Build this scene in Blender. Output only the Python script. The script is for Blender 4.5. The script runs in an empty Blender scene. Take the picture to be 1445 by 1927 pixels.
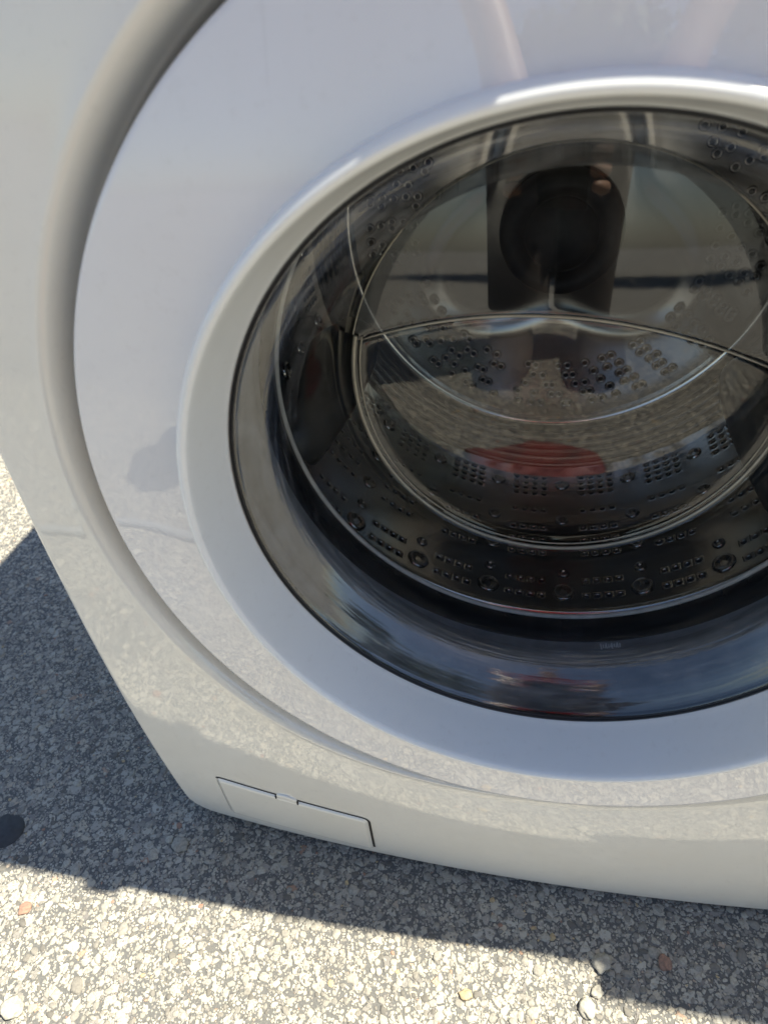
import bpy, bmesh, math, random
import numpy as np
from mathutils import Matrix, Vector, noise
R_ = math.radians
random.seed(7); rng = np.random.default_rng(7)
sc = bpy.context.scene
PI = math.pi
GZ = -0.437                      # ground height (door axis is z = 0, machine front y = 0)

# ------------------------------------------------------------------ camera
cam_d = bpy.data.cameras.new('camera'); cam = bpy.data.objects.new('camera', cam_d)
sc.collection.objects.link(cam); sc.camera = cam
cam.matrix_world = Matrix([[0.97768779, -0.05946253, 0.2014718, -0.01951977],
                           [0.19609967, 0.60220373, -0.77388344, -0.29687632],
                           [-0.07531, 0.79612491, 0.60042779, 0.2292472],
                           [0, 0, 0, 1]])
cam_d.sensor_fit = 'VERTICAL'; cam_d.sensor_height = 36.0; cam_d.sensor_width = 27.0
cam_d.lens = 25.26; cam_d.shift_x = 14.1 / 1927; cam_d.shift_y = -11.0 / 1927
cam_d.clip_start = 0.005; cam_d.clip_end = 2000
cam_d.dof.use_dof = True; cam_d.dof.focus_distance = 0.60; cam_d.dof.aperture_fstop = 8.0

# ------------------------------------------------------------------ sky, sun, exposure
SUN = Vector((0.455, 0.0205, 0.872)).normalized()
world = bpy.data.worlds.new('World'); sc.world = world; world.use_nodes = True
wn = world.node_tree; wn.nodes.clear()
sky = wn.nodes.new('ShaderNodeTexSky'); sky.sky_type = 'NISHITA'; sky.sun_disc = False
sky.sun_elevation = math.asin(SUN.z); sky.sun_rotation = math.atan2(SUN.x, SUN.y)
sky.air_density = 1.0; sky.dust_density = 0.6; sky.ozone_density = 1.2
bg = wn.nodes.new('ShaderNodeBackground'); bg.inputs[1].default_value = 0.068
wo = wn.nodes.new('ShaderNodeOutputWorld')
wn.links.new(sky.outputs[0], bg.inputs[0]); wn.links.new(bg.outputs[0], wo.inputs[0])
sl = bpy.data.lights.new('sun', 'SUN'); sl.energy = 4.8; sl.angle = R_(0.55); sl.color = (1.0, 0.935, 0.775)
so = bpy.data.objects.new('sun', sl); sc.collection.objects.link(so)
so.rotation_euler = SUN.to_track_quat('Z', 'Y').to_euler(); so.location = (3, 1, 6)
sc.view_settings.view_transform = 'Standard'; sc.view_settings.look = 'None'
sc.view_settings.exposure = 1.42; sc.view_settings.gamma = 1.0
sc.view_settings.use_curve_mapping = False
sc.cycles.max_bounces = 12; sc.cycles.transparent_max_bounces = 24
sc.cycles.sample_clamp_indirect = 6

# ------------------------------------------------------------------ node helpers
class NT:
    def __init__(s, name):
        s.m = bpy.data.materials.new(name); s.m.use_nodes = True
        s.t = s.m.node_tree; s.t.nodes.clear()
        s.out = s.t.nodes.new('ShaderNodeOutputMaterial')
    def n(s, typ, **kw):
        nd = s.t.nodes.new(typ)
        for k, v in kw.items(): setattr(nd, k, v)
        return nd
    def l(s, a, b): s.t.links.new(a, b)
    def bsdf(s, **kw):
        b = s.n('ShaderNodeBsdfPrincipled')
        for k, v in kw.items():
            b.inputs[k.replace('_', ' ')].default_value = v
        s.l(b.outputs[0], s.out.inputs[0]); return b
    def coord(s, scale=1.0, which='Object'):
        tc = s.n('ShaderNodeTexCoord'); mp = s.n('ShaderNodeMapping')
        mp.inputs['Scale'].default_value = (scale,) * 3 if not isinstance(scale, tuple) else scale
        s.l(tc.outputs[which], mp.inputs[0]); return mp.outputs[0]
    def ramp(s, fac, stops, interp='LINEAR'):
        r = s.n('ShaderNodeValToRGB'); e = r.color_ramp; e.interpolation = interp
        while len(e.elements) < len(stops): e.elements.new(0.5)
        for el, (p, c) in zip(e.elements, stops):
            el.position = p; el.color = c if len(c) == 4 else (*c, 1)
        s.l(fac, r.inputs[0]); return r.outputs[0]
    def noise(s, vec, scale, detail=3, rough=0.55):
        n = s.n('ShaderNodeTexNoise'); n.inputs['Scale'].default_value = scale
        n.inputs['Detail'].default_value = detail; n.inputs['Roughness'].default_value = rough
        s.l(vec, n.inputs['Vector']); return n.outputs[0]
    def voro(s, vec, scale, feature='F1', out=0):
        n = s.n('ShaderNodeTexVoronoi', feature=feature); n.inputs['Scale'].default_value = scale
        s.l(vec, n.inputs['Vector']); return n
    def mix(s, fac, a, b):
        m = s.n('ShaderNodeMix', data_type='RGBA')
        for sock, v in ((m.inputs[0], fac), (m.inputs[6], a), (m.inputs[7], b)):
            if isinstance(v, (int, float)): sock.default_value = v
            elif isinstance(v, tuple): sock.default_value = (*v, 1) if len(v) == 3 else v
            else: s.l(v, sock)
        return m.outputs[2]
    def math(s, op, a, b=0.0):
        m = s.n('ShaderNodeMath', operation=op)
        for i, v in enumerate((a, b)):
            if isinstance(v, (int, float)): m.inputs[i].default_value = v
            else: s.l(v, m.inputs[i])
        return m.outputs[0]
    def bump(s, h, strength, dist, b):
        bp = s.n('ShaderNodeBump'); bp.inputs['Strength'].default_value = strength
        bp.inputs['Distance'].default_value = dist
        s.l(h, bp.inputs['Height']); s.l(bp.outputs[0], b.inputs['Normal'])

def mat_plastic(name, col, rough=0.07, specks=True, ior=1.5, wav=0.5):
    t = NT(name); b = t.bsdf(Roughness=rough); b.inputs['IOR'].default_value = ior
    v = t.coord()
    blotch = t.noise(v, 9, 4)
    c = t.mix(t.ramp(blotch, [(0.35, (0, 0, 0)), (0.75, (1, 1, 1))]), tuple(x * 1.0 for x in col), tuple(x * f for x, f in zip(col, (0.965, 0.955, 0.93))))
    if specks:   # tiny dirt specks and faint dust
        vo = t.voro(v, 26); vo.inputs['Randomness'].default_value = 1.0
        sp = t.math('LESS_THAN', vo.outputs[0], 0.020)
        wn_ = t.n('ShaderNodeTexWhiteNoise'); t.l(vo.outputs['Position'], wn_.inputs[0])
        keep = t.math('GREATER_THAN', wn_.outputs[0], 0.82)
        c = t.mix(t.math('MULTIPLY', t.math('MULTIPLY', sp, keep), 0.75), c, (0.12, 0.10, 0.09))
        dust = t.ramp(t.noise(v, 160, 6, 0.7), [(0.56, (0, 0, 0)), (0.8, (1, 1, 1))])
        c = t.mix(t.math('MULTIPLY', dust, 0.17), c, (0.45, 0.42, 0.38))
        sc1 = t.noise(t.coord((90, 20, 3)), 4, 3, 0.6); sc2 = t.noise(v, 7, 3)
        scf = t.math('MULTIPLY', t.ramp(sc1, [(0.66, (0, 0, 0)), (0.70, (1, 1, 1))]), t.ramp(sc2, [(0.52, (0, 0, 0)), (0.66, (1, 1, 1))]))
        c = t.mix(t.math('MULTIPLY', scf, 0.16), c, (0.40, 0.39, 0.37))
        rr = t.ramp(t.noise(v, 22, 6, 0.65), [(0.3, (rough * .8,) * 3), (0.8, (rough * 2.0,) * 3)])
        t.l(rr, b.inputs['Roughness'])
    t.l(c, b.inputs['Base Color'])
    t.bump(t.noise(v, 55, 2), 0.10 * wav, 0.002, b)
    return t.m

def mat_simple(name, col, rough=0.5, metal=0.0, grain=0.0, gscale=80, var=0.15):
    t = NT(name); b = t.bsdf(Roughness=rough, Metallic=metal)
    v = t.coord()
    n = t.noise(v, gscale, 4)
    c = t.mix(t.ramp(n, [(0.3, (0, 0, 0)), (0.7, (1, 1, 1))]), tuple(x * (1 - var) for x in col), tuple(min(1, x * (1 + var)) for x in col))
    t.l(c, b.inputs['Base Color'])
    if grain: t.bump(n, grain, 0.001, b)
    return t.m

def mat_glass(name, tint, ior=1.55, smudge_sheen=0.08, rough=0.02, boost=0.0, mult=3.0, ripple=False):
    """thin tempered glass: fresnel reflection over a tinted see-through body"""
    t = NT(name)
    tr = t.n('ShaderNodeBsdfTransparent'); gl = t.n('ShaderNodeBsdfGlossy')
    gl.inputs['Roughness'].default_value = rough; gl.inputs['Color'].default_value = (1, 1, 1, 1)
    v = t.coord()
    bp = t.n('ShaderNodeBump'); bp.inputs['Strength'].default_value = 0.12; bp.inputs['Distance'].default_value = 0.002
    t.l(t.noise(t.coord((5, 150, 5)) if ripple else v, 2 if ripple else 16, 3 if ripple else 2), bp.inputs['Height'])
    if ripple: bp.inputs['Strength'].default_value = 0.22; t.l(bp.outputs[0], gl.inputs['Normal'])
    ge = t.n('ShaderNodeNewGeometry'); dt = t.n('ShaderNodeVectorMath', operation='DOT_PRODUCT')
    t.l(ge.outputs['Normal'], dt.inputs[0]); t.l(ge.outputs['Incoming'], dt.inputs[1])
    f0 = mult * ((ior - 1) / (ior + 1)) ** 2
    fres = t.math('ADD', t.math('MULTIPLY', t.math('POWER', t.math('SUBTRACT', 1.0, t.math('ABSOLUTE', dt.outputs['Value'])), 5.0), 0.5 - f0), f0)
    tr.inputs[0].default_value = (*tint, 1)
    mx = t.n('ShaderNodeMixShader'); fac = t.math('ADD', fres, boost)
    t.l(fac, mx.inputs[0]); t.l(tr.outputs[0], mx.inputs[1]); t.l(gl.outputs[0], mx.inputs[2])
    last = mx.outputs[0]
    if smudge_sheen:
        df = t.n('ShaderNodeBsdfDiffuse'); df.inputs[0].default_value = (0.55, 0.58, 0.62, 1)  # pale bluish film: streaky smears plus sky reflection painted into the colour
        s1 = t.ramp(t.noise(t.coord((4, 70, 4)), 2.2, 7, 0.7), [(0.48, (0, 0, 0)), (0.85, (1, 1, 1))])
        s2 = t.ramp(t.noise(t.coord((9, 14, 9)), 3, 6, 0.7), [(0.5, (0, 0, 0)), (0.8, (1, 1, 1))])
        f = t.math('MULTIPLY', t.math('ADD', s1, t.math('MULTIPLY', s2, 0.9)), smudge_sheen)
        m2 = t.n('ShaderNodeMixShader'); t.l(f, m2.inputs[0]); t.l(last, m2.inputs[1]); t.l(df.outputs[0], m2.inputs[2]); last = m2.outputs[0]
    t.l(last, t.out.inputs[0]); return t.m

def mat_steel(name, col=(0.42, 0.41, 0.40), rough=0.22, streak=True):
    t = NT(name); b = t.bsdf(Metallic=1.0, Roughness=rough)
    v = t.coord((6, 6, 6))
    n = t.noise(t.coord((3, 60, 3)), 2, 3, 0.5)
    t.l(t.mix(t.noise(v, 1, 2), tuple(c * 0.85 for c in col), tuple(c * 1.2 for c in col)), b.inputs['Base Color'])
    t.l(t.ramp(n, [(0.3, (rough * .9,) * 3), (0.7, (rough * 1.2,) * 3)]), b.inputs['Roughness'])
    t.bump(t.noise(v, 4, 2), 0.06, 0.002, b)
    return t.m

def mat_ground():
    t = NT('asphalt'); b = t.bsdf(Roughness=0.85)
    v = t.coord()
    def layer(scale, thr, seed):
        mp = t.n('ShaderNodeMapping'); mp.inputs['Location'].default_value = (seed, seed * 2, 0); t.l(v, mp.inputs[0])
        wv = t.n('ShaderNodeVectorMath', operation='ADD')
        nz = t.n('ShaderNodeTexNoise'); nz.inputs['Scale'].default_value = scale * 2.2; t.l(mp.outputs[0], nz.inputs['Vector'])
        sc_ = t.n('ShaderNodeVectorMath', operation='SCALE'); sc_.inputs['Scale'].default_value = 0.45 / scale
        t.l(nz.outputs['Color'], sc_.inputs[0]); t.l(mp.outputs[0], wv.inputs[0]); t.l(sc_.outputs[0], wv.inputs[1])
        e = t.voro(wv.outputs[0], scale, 'DISTANCE_TO_EDGE'); f = t.voro(wv.outputs[0], scale)
        wn_ = t.n('ShaderNodeTexWhiteNoise'); t.l(f.outputs['Color'], wn_.inputs[0])
        m = t.ramp(e.outputs[0], [(thr, (0, 0, 0)), (thr + 0.07, (1, 1, 1))])
        return m, wn_.outputs[0], f.outputs['Color']
    m1, k1, c1 = layer(115, 0.07, 0.3)
    m2, k2, c2 = layer(330, 0.10, 1.7)
    keep1 = t.math('MULTIPLY', m1, t.math('GREATER_THAN', k1, 0.42))
    keep2 = t.math('MULTIPLY', m2, t.math('GREATER_THAN', k2, 0.35))
    fine = t.noise(v, 900, 3)
    binder = t.mix(fine, (0.045, 0.048, 0.052), (0.19, 0.185, 0.17))
    big = t.noise(v, 3.0, 4)
    def stone(c):
        s = t.n('ShaderNodeSeparateColor'); t.l(c, s.inputs[0])
        return t.ramp(s.outputs[0], [(0.0, (0.17, 0.16, 0.15)), (0.3, (0.34, 0.32, 0.28)), (0.65, (0.45, 0.43, 0.37)), (0.97, (0.46, 0.41, 0.32)), (1.0, (0.36, 0.22, 0.15))])
    col = t.mix(keep2, binder, stone(c2)); col = t.mix(keep1, col, stone(c1))
    col = t.mix(t.math('MULTIPLY', t.ramp(big, [(0.5, (0, 0, 0)), (0.72, (1, 1, 1))]), 0.35), col, (0.10, 0.095, 0.09))
    t.l(col, b.inputs['Base Color'])
    h = t.math('ADD', t.math('MULTIPLY', keep1, 1.0), t.math('MULTIPLY', keep2, 0.5))
    t.bump(h, 0.7, 0.0015, b)
    return t.m

def mat_stone():
    t = NT('crushed_limestone'); b = t.bsdf(Roughness=0.82)
    at = t.n('ShaderNodeAttribute', attribute_name='tint')
    v = t.coord()
    base = t.ramp(at.outputs['Fac'], [(0.0, (0.12, 0.115, 0.10)), (0.10, (0.22, 0.205, 0.175)), (0.35, (0.30, 0.285, 0.245)), (0.7, (0.42, 0.395, 0.33)), (0.93, (0.50, 0.47, 0.39)), (0.965, (0.52, 0.40, 0.22)), (1.0, (0.34, 0.20, 0.14))])
    n = t.noise(v, 420, 5, 0.65)
    c = t.mix(t.ramp(n, [(0.38, (1, 1, 1)), (0.62, (0, 0, 0))]), base, t.mix(0.42, base, (0.10, 0.09, 0.085)))
    t.l(c, b.inputs['Base Color'])
    t.bump(t.noise(v, 900, 4), 0.5, 0.0006, b)
    return t.m

M = dict(
    white=mat_plastic('glossy_white_enamel', (0.81, 0.80, 0.75), 0.020, ior=1.7, wav=0.3),
    disc=mat_plastic('glossy_door_plastic', (0.785, 0.79, 0.81), 0.006, ior=1.7, wav=0.1),
    trim=mat_plastic('pearl_ring_plastic', (0.83, 0.86, 0.87), 0.09),
    rubber=mat_simple('grey_rubber', (0.27, 0.285, 0.30), 0.42, grain=0.2),
    seal=mat_simple('black_seal', (0.018, 0.02, 0.024), 0.25),
    dark=mat_simple('black_gap', (0.012, 0.012, 0.013), 0.8),
    glass=mat_glass('smoked_glass', (0.62, 0.645, 0.66), 1.58, smudge_sheen=0.19, rough=0.07, mult=2.1, ripple=True),
    upper=mat_glass('shaded_upper_pane', (0.24, 0.265, 0.29), 1.5, smudge_sheen=0.02, mult=1.8),  # same bowl glass, tint darkened to paint the dimness of the upper drum
    lens=mat_glass('clear_bowl_glass', (0.97, 0.97, 0.95), 1.5, smudge_sheen=0.012, mult=1.35),
    tube=mat_glass('bowl_tube_glass', (0.74, 0.76, 0.77), 1.5, smudge_sheen=0.05, mult=1.2),
    rim=mat_simple('polished_glass_edge', (0.42, 0.40, 0.33), 0.3, metal=0.3),
    steel=mat_steel('drum_steel', (0.56, 0.54, 0.52), 0.12),
    plate=mat_steel('drum_back_steel', (0.50, 0.47, 0.44), 0.20),
    bright=mat_simple('pale_lip_plastic', (0.85, 0.83, 0.76), 0.25),
    baffle=mat_simple('dark_baffle_plastic', (0.07, 0.075, 0.08), 0.3),
    hubm=mat_simple('hub_dark', (0.10, 0.11, 0.125), 0.45, metal=0.3),
    ground=mat_ground(), stone=mat_stone(),
    tar=mat_simple('tar', (0.045, 0.048, 0.052), 0.8, grain=0.5, gscale=200),
    red=mat_simple('red_cotton', (0.50, 0.035, 0.03), 0.85),
    rag=mat_simple('dark_red_cloth', (0.17, 0.022, 0.018), 0.9),
    trousers=mat_simple('dark_trousers', (0.085, 0.07, 0.06), 0.9),
    skin=mat_simple('skin', (0.42, 0.25, 0.17), 0.5),
    shoe=mat_simple('shoe', (0.30, 0.30, 0.29), 0.7),
    phone=mat_simple('phone_black', (0.02, 0.02, 0.022), 0.2),
    leaf=mat_simple('leaves', (0.05, 0.085, 0.03), 0.7, var=0.4, gscale=3),
    bark=mat_simple('bark', (0.12, 0.09, 0.065), 0.9),
    markw=mat_simple('white_etching', (0.5, 0.52, 0.54), 0.6),
    chrome=mat_steel('foot_steel', (0.5, 0.5, 0.5), 0.3),
)

# ------------------------------------------------------------------ object helpers
def tag(o, label=None, cat=None, group=None, kind=None):
    if label: o['label'] = label
    if cat: o['category'] = cat
    if group: o['group'] = group
    if kind: o['kind'] = kind
    return o
def empty(name, loc=(0, 0, 0)):
    o = bpy.data.objects.new(name, None); o.location = loc; sc.collection.objects.link(o); return o
def build(name, verts, faces, mat, parent=None, smooth=True):
    me = bpy.data.meshes.new(name); me.from_pydata([tuple(v) for v in verts], [], faces); me.validate()
    if smooth: me.polygons.foreach_set('use_smooth', [True] * len(me.polygons))
    me.materials.append(mat); o = bpy.data.objects.new(name, me); sc.collection.objects.link(o)
    if parent is not None:
        o.parent = parent; o.matrix_parent_inverse = Matrix.Translation(-world_loc(parent))
    bm = bmesh.new(); bm.from_mesh(me); bmesh.ops.recalc_face_normals(bm, faces=bm.faces); bm.to_mesh(me); bm.free()
    return o
def world_loc(o):
    v = Vector((0, 0, 0))
    while o is not None:
        if o.type != 'EMPTY': return v          # mesh parts keep their vertices in world space
        v += o.location; o = o.parent
    return v
def smooth_profile(pts, k=3):
    """Catmull-Rom subdivision of an (r, y) profile"""
    out = []
    P = [pts[0]] + list(pts) + [pts[-1]]
    for i in range(1, len(P) - 2):
        for j in range(k):
            t = j / k; p0, p1, p2, p3 = P[i - 1], P[i], P[i + 1], P[i + 2]
            out.append(tuple(0.5 * ((2 * p1[a]) + (-p0[a] + p2[a]) * t + (2 * p0[a] - 5 * p1[a] + 4 * p2[a] - p3[a]) * t * t + (-p0[a] + 3 * p1[a] - 3 * p2[a] + p3[a]) * t ** 3) for a in (0, 1)))
    out.append(pts[-1]); return out
def lathe(name, prof, mat, parent=None, n=256, closed=False, cx=0, cz=0, a0=0, a1=2 * PI):
    """revolve an (r, y) profile round the door axis (the y axis)"""
    full = abs(a1 - a0 - 2 * PI) < 1e-6; m = n if full else n + 1
    vs, fs = [], []
    for i in range(m):
        a = a0 + (a1 - a0) * i / n; c, s = math.cos(a), math.sin(a)
        vs += [(cx + r * c, y, cz + r * s) for r, y in prof]
    k = len(prof)
    for i in range(n):
        a = i * k; b = ((i + 1) % m) * k
        for j in range(k if closed else k - 1):
            j2 = (j + 1) % k
            fs.append((a + j, b + j, b + j2, a + j2))
    return build(name, vs, fs, mat, parent)
def box(name, c, s, mat, parent=None, bev=0.0, rot=None):
    bm = bmesh.new(); bmesh.ops.create_cube(bm, size=1)
    bmesh.ops.scale(bm, vec=s, verts=bm.verts)
    if bev: bmesh.ops.bevel(bm, geom=bm.edges[:], offset=bev, segments=3, affect='EDGES', profile=0.5)
    if rot is not None: bmesh.ops.transform(bm, matrix=rot, verts=bm.verts)
    bmesh.ops.translate(bm, vec=c, verts=bm.verts)
    vs = [v.co.copy() for v in bm.verts]; fs = [[v.index for v in f.verts] for f in bm.faces]; bm.free()
    return build(name, vs, fs, mat, parent, smooth=bool(bev))
def tube(name, pts, rad, mat, parent=None, n=8):
    vs, fs = [], []; pts = [Vector(p) for p in pts]
    rads = rad if isinstance(rad, (list, tuple)) else [rad] * len(pts)
    for i, p in enumerate(pts):
        d = (pts[min(i + 1, len(pts) - 1)] - pts[max(i - 1, 0)]).normalized()
        u = d.cross(Vector((0.13, 0.97, 0.21))).normalized(); w = d.cross(u)
        vs += [p + (u * math.cos(2 * PI * k / n) + w * math.sin(2 * PI * k / n)) * rads[i] for k in range(n)]
    for i in range(len(pts) - 1):
        for k in range(n): fs.append((i * n + k, i * n + (k + 1) % n, (i + 1) * n + (k + 1) % n, (i + 1) * n + k))
    fs.append(tuple(range(n))); fs.append(tuple((len(pts) - 1) * n + k for k in range(n)))
    return build(name, vs, fs, mat, parent)

def body_y(x, z): return -0.015 + 0.2 * (x * x + z * z)

# ------------------------------------------------------------------ ground
S = 300.0
g = build('ground', [(-S, -S, GZ), (S, -S, GZ), (S, S, GZ), (-S, S, GZ)], [(0, 1, 2, 3)], M['ground'], smooth=False)
tag(g, 'sunlit exposed-aggregate asphalt with the shadow of the washer on it', None, None, 'structure')

def stones(name, x0, x1, y0, y1, plan, main=True):
    cell = 0.011
    nx, ny = int((x1 - x0) / cell) + 1, int((y1 - y0) / cell) + 1
    grid = {}
    xs, ys, rs = [], [], []
    def skip(x, y):
        if not main: return False
        if x > -0.29 and y > 0.10: return True          # underneath the machine
        return (x < -0.50 and y < -0.10) or (x < -0.72 and y < 0.10)
    for cnt, ra, rb in plan:
        X = rng.uniform(x0, x1, cnt); Y = rng.uniform(y0, y1, cnt); RR = rng.uniform(ra, rb, cnt)
        for x, y, r in zip(X.tolist(), Y.tolist(), RR.tolist()):
            if skip(x, y): continue
            if r < 0.0015 and y > 0.25: continue
            gx, gy = int((x - x0) / cell), int((y - y0) / cell); ok = True
            for i in (gx - 1, gx, gx + 1):
                for j in (gy - 1, gy, gy + 1):
                    for (qx, qy, qr) in grid.get((i, j), ()):
                        dx = qx - x; dy = qy - y; m = (qr + r) * 0.81
                        if dx * dx + dy * dy < m * m: ok = False; break
                    if not ok: break
                if not ok: break
            if ok:
                grid.setdefault((gx, gy), []).append((x, y, r)); xs.append(x); ys.append(y); rs.append(r)
    X, Y, Rr = np.array(xs), np.array(ys), np.array(rs); N = len(X)
    K = 7
    ang = (np.arange(K) / K * 2 * PI)[None, :] + rng.uniform(-0.26, 0.26, (N, K)) + rng.uniform(0, 6.28, (N, 1))
    rad = Rr[:, None] * rng.uniform(0.70, 1.22, (N, K))
    asp = rng.uniform(0.60, 1.0, (N, 1)); th = rng.uniform(0, PI, (N, 1))
    px = np.cos(ang) * rad * 1.06; py = np.sin(ang) * rad * asp * 1.06
    qx = px * np.cos(th) - py * np.sin(th); qy = px * np.sin(th) + py * np.cos(th)
    h = (Rr * rng.uniform(0.12, 0.36, N))[:, None]
    tx, ty = rng.uniform(-0.22, 0.22, (N, 1)), rng.uniform(-0.22, 0.22, (N, 1))
    zb = np.full((N, K), -0.0004)
    r1z = h * rng.uniform(0.35, 0.75, (N, K)); r2z = h * rng.uniform(0.85, 1.1, (N, K))
    V = np.zeros((N, 3 * K + 1, 3))
    V[:, 0:K, 0], V[:, 0:K, 1], V[:, 0:K, 2] = qx, qy, zb
    V[:, K:2 * K, 0], V[:, K:2 * K, 1], V[:, K:2 * K, 2] = qx * .95, qy * .95, r1z + (qx * tx + qy * ty) * .8
    f2 = rng.uniform(0.55, 0.8, (N, K))
    V[:, 2 * K:3 * K, 0], V[:, 2 * K:3 * K, 1], V[:, 2 * K:3 * K, 2] = qx * f2, qy * f2, r2z + (qx * tx + qy * ty) * f2
    V[:, 3 * K, 2] = h[:, 0] * rng.uniform(0.95, 1.15, N)
    V[:, :, 0] += X[:, None]; V[:, :, 1] += Y[:, None]; V[:, :, 2] += GZ
    tri = []
    for k in range(K):
        k2 = (k + 1) % K
        tri += [(k, k2, K + k2), (k, K + k2, K + k), (K + k, K + k2, 2 * K + k2), (K + k, 2 * K + k2, 2 * K + k), (2 * K + k, 2 * K + k2, 3 * K)]
    T = np.array(tri)[None] + (np.arange(N) * (3 * K + 1))[:, None, None]
    T = T.reshape(-1, 3)
    me = bpy.data.meshes.new(name)
    me.vertices.add(N * (3 * K + 1)); me.vertices.foreach_set('co', V.astype(np.float32).ravel())
    me.loops.add(T.size); me.loops.foreach_set('vertex_index', T.ravel().astype(np.int32))
    me.polygons.add(len(T)); me.polygons.foreach_set('loop_start', np.arange(0, T.size, 3, dtype=np.int32))
    me.update(); 
    at = me.attributes.new('tint', 'FLOAT', 'POINT')
    tint = rng.beta(2.0, 1.5, N) * 0.94; odd = rng.random(N); tint = np.where(odd > 0.994, 0.965, np.where(odd > 0.990, 1.0, tint)); tint = np.where(odd < 0.05, 0.03, tint)
    at.data.foreach_set('value', np.repeat(tint, 3 * K + 1).astype(np.float32))
    me.materials.append(M['stone'])
    o = bpy.data.objects.new(name, me); sc.collection.objects.link(o)
    tag(o, 'pale crushed limestone chips packed in the dark asphalt', 'gravel', None, 'stuff')
    print('stones', N, 'tris', len(T)); return o
stones('asphalt_stones', -1.10, 0.36, -0.26, 0.80, [(60, 0.0052, 0.0068), (1500, 0.0036, 0.0052), (17000, 0.0023, 0.0036), (90000, 0.0013, 0.0023), (150000, 0.0008, 0.0013)])
near = stones('asphalt_stones', -0.40, 0.20, -0.80, -0.20, [(160, 0.0064, 0.0088), (900, 0.0045, 0.0066), (5000, 0.0028, 0.0044), (14000, 0.0015, 0.0027)], main=False)
near['label'] = 'pale crushed limestone chips in the sunny asphalt in front of the washer'
for dx_, dy_ in ((-0.6, 0), (0.6, 0), (-1.2, 0), (-0.6, -0.6), (0, -0.6), (0.6, -0.6)):
    c_ = near.copy(); c_.location = (dx_, dy_, 0.0002); sc.collection.objects.link(c_)

# tar spot at the left edge of the frame
vs, fs = [(-0.5095, -0.0075, GZ + 0.0032)], []
for k in range(40):
    a = 2 * PI * k / 40; r = 0.0165 * (1 + 0.10 * math.sin(3 * a + 1) + 0.06 * math.sin(7 * a))
    vs.append((-0.5095 + r * math.cos(a), -0.0075 + r * 0.95 * math.sin(a), GZ + 0.0030))
for k in range(40):
    a = 2 * PI * k / 40; vs.append((-0.5095 + 0.0185 * math.cos(a), -0.0075 + 0.0185 * 0.95 * math.sin(a), GZ + 0.0002))
for k in range(40):
    fs += [(0, 1 + k, 1 + (k + 1) % 40), (1 + k, 41 + k, 41 + (k + 1) % 40, 1 + (k + 1) % 40)]
tag(build('tar_spot', vs, fs, M['tar']), 'flat round black tar spot on the shaded asphalt at the left edge', 'tar spot')

def pebble(x, y, r, tint, label, flat=0.42, seed=0, name='pebble'):
    bm = bmesh.new(); bmesh.ops.create_icosphere(bm, subdivisions=3, radius=1)
    rr = random.Random(seed); off = Vector((rr.uniform(0, 50), rr.uniform(0, 50), 0))
    a = rr.uniform(0.75, 0.95); rz = Matrix.Rotation(rr.uniform(0, 3), 3, 'Z')
    for v in bm.verts:
        c = v.co.copy(); c *= 1 + 0.55 * noise.noise(c * 1.1 + off) + 0.16 * noise.noise(c * 3 + off)
        c = Vector((c.x, c.y * a, c.z * flat)); v.co = rz @ c * r
    vs = [v.co + Vector((x, y, GZ + r * flat * 0.75)) for v in bm.verts]; fs = [[v.index for v in f.verts] for f in bm.faces]; bm.free()
    o = build(name, vs, fs, M['stone']); at = o.data.attributes.new('tint', 'FLOAT', 'POINT')
    at.data.foreach_set('value', [tint] * len(vs)); tag(o, label, 'pebble', 'loose pebbles on the asphalt'); return o
pebble(0.0637, -0.0315, 0.0075, 0.80, 'pale pointed pebble lying right at the edge of the washer shadow', seed=1)
pebble(-0.0422, -0.0719, 0.0055, 0.962, 'small yellowish pebble in the sun below the washer, left of the stone cluster', seed=2)
pebble(0.052, -0.0655, 0.0072, 0.80, 'largest sunlit cream pebble, the lower one of the cluster at the bottom', seed=3)
pebble(0.060, -0.0530, 0.0052, 0.75, 'sunlit cream pebble just above the largest one in the bottom cluster', seed=4)
pebble(-0.3256, 0.0061, 0.0075, 0.50, 'smooth grey oval pebble in the shade below the lower left corner of the washer', seed=5)
pebble(-0.4453, -0.0725, 0.0055, 1.0, 'small reddish pebble in the sun near the left edge', seed=6)
pebble(-0.4085, -0.1466, 0.0095, 0.88, 'big flat cream pebble with a brown side in the bottom left corner', seed=7, flat=0.4)
pebble(0.114, -0.0228, 0.0060, 1.0, 'rusty brown pebble in the shade at the lower right', seed=8)

# ------------------------------------------------------------------ washing machine
W, ZB, ZT, DEPTH = 0.327, -0.423, 0.435, 0.66
washer = empty('washing_machine', (0, 0.33, GZ))
tag(washer, 'glossy white front-loading washing machine with round glass door standing on the asphalt', 'washing machine')

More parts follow.
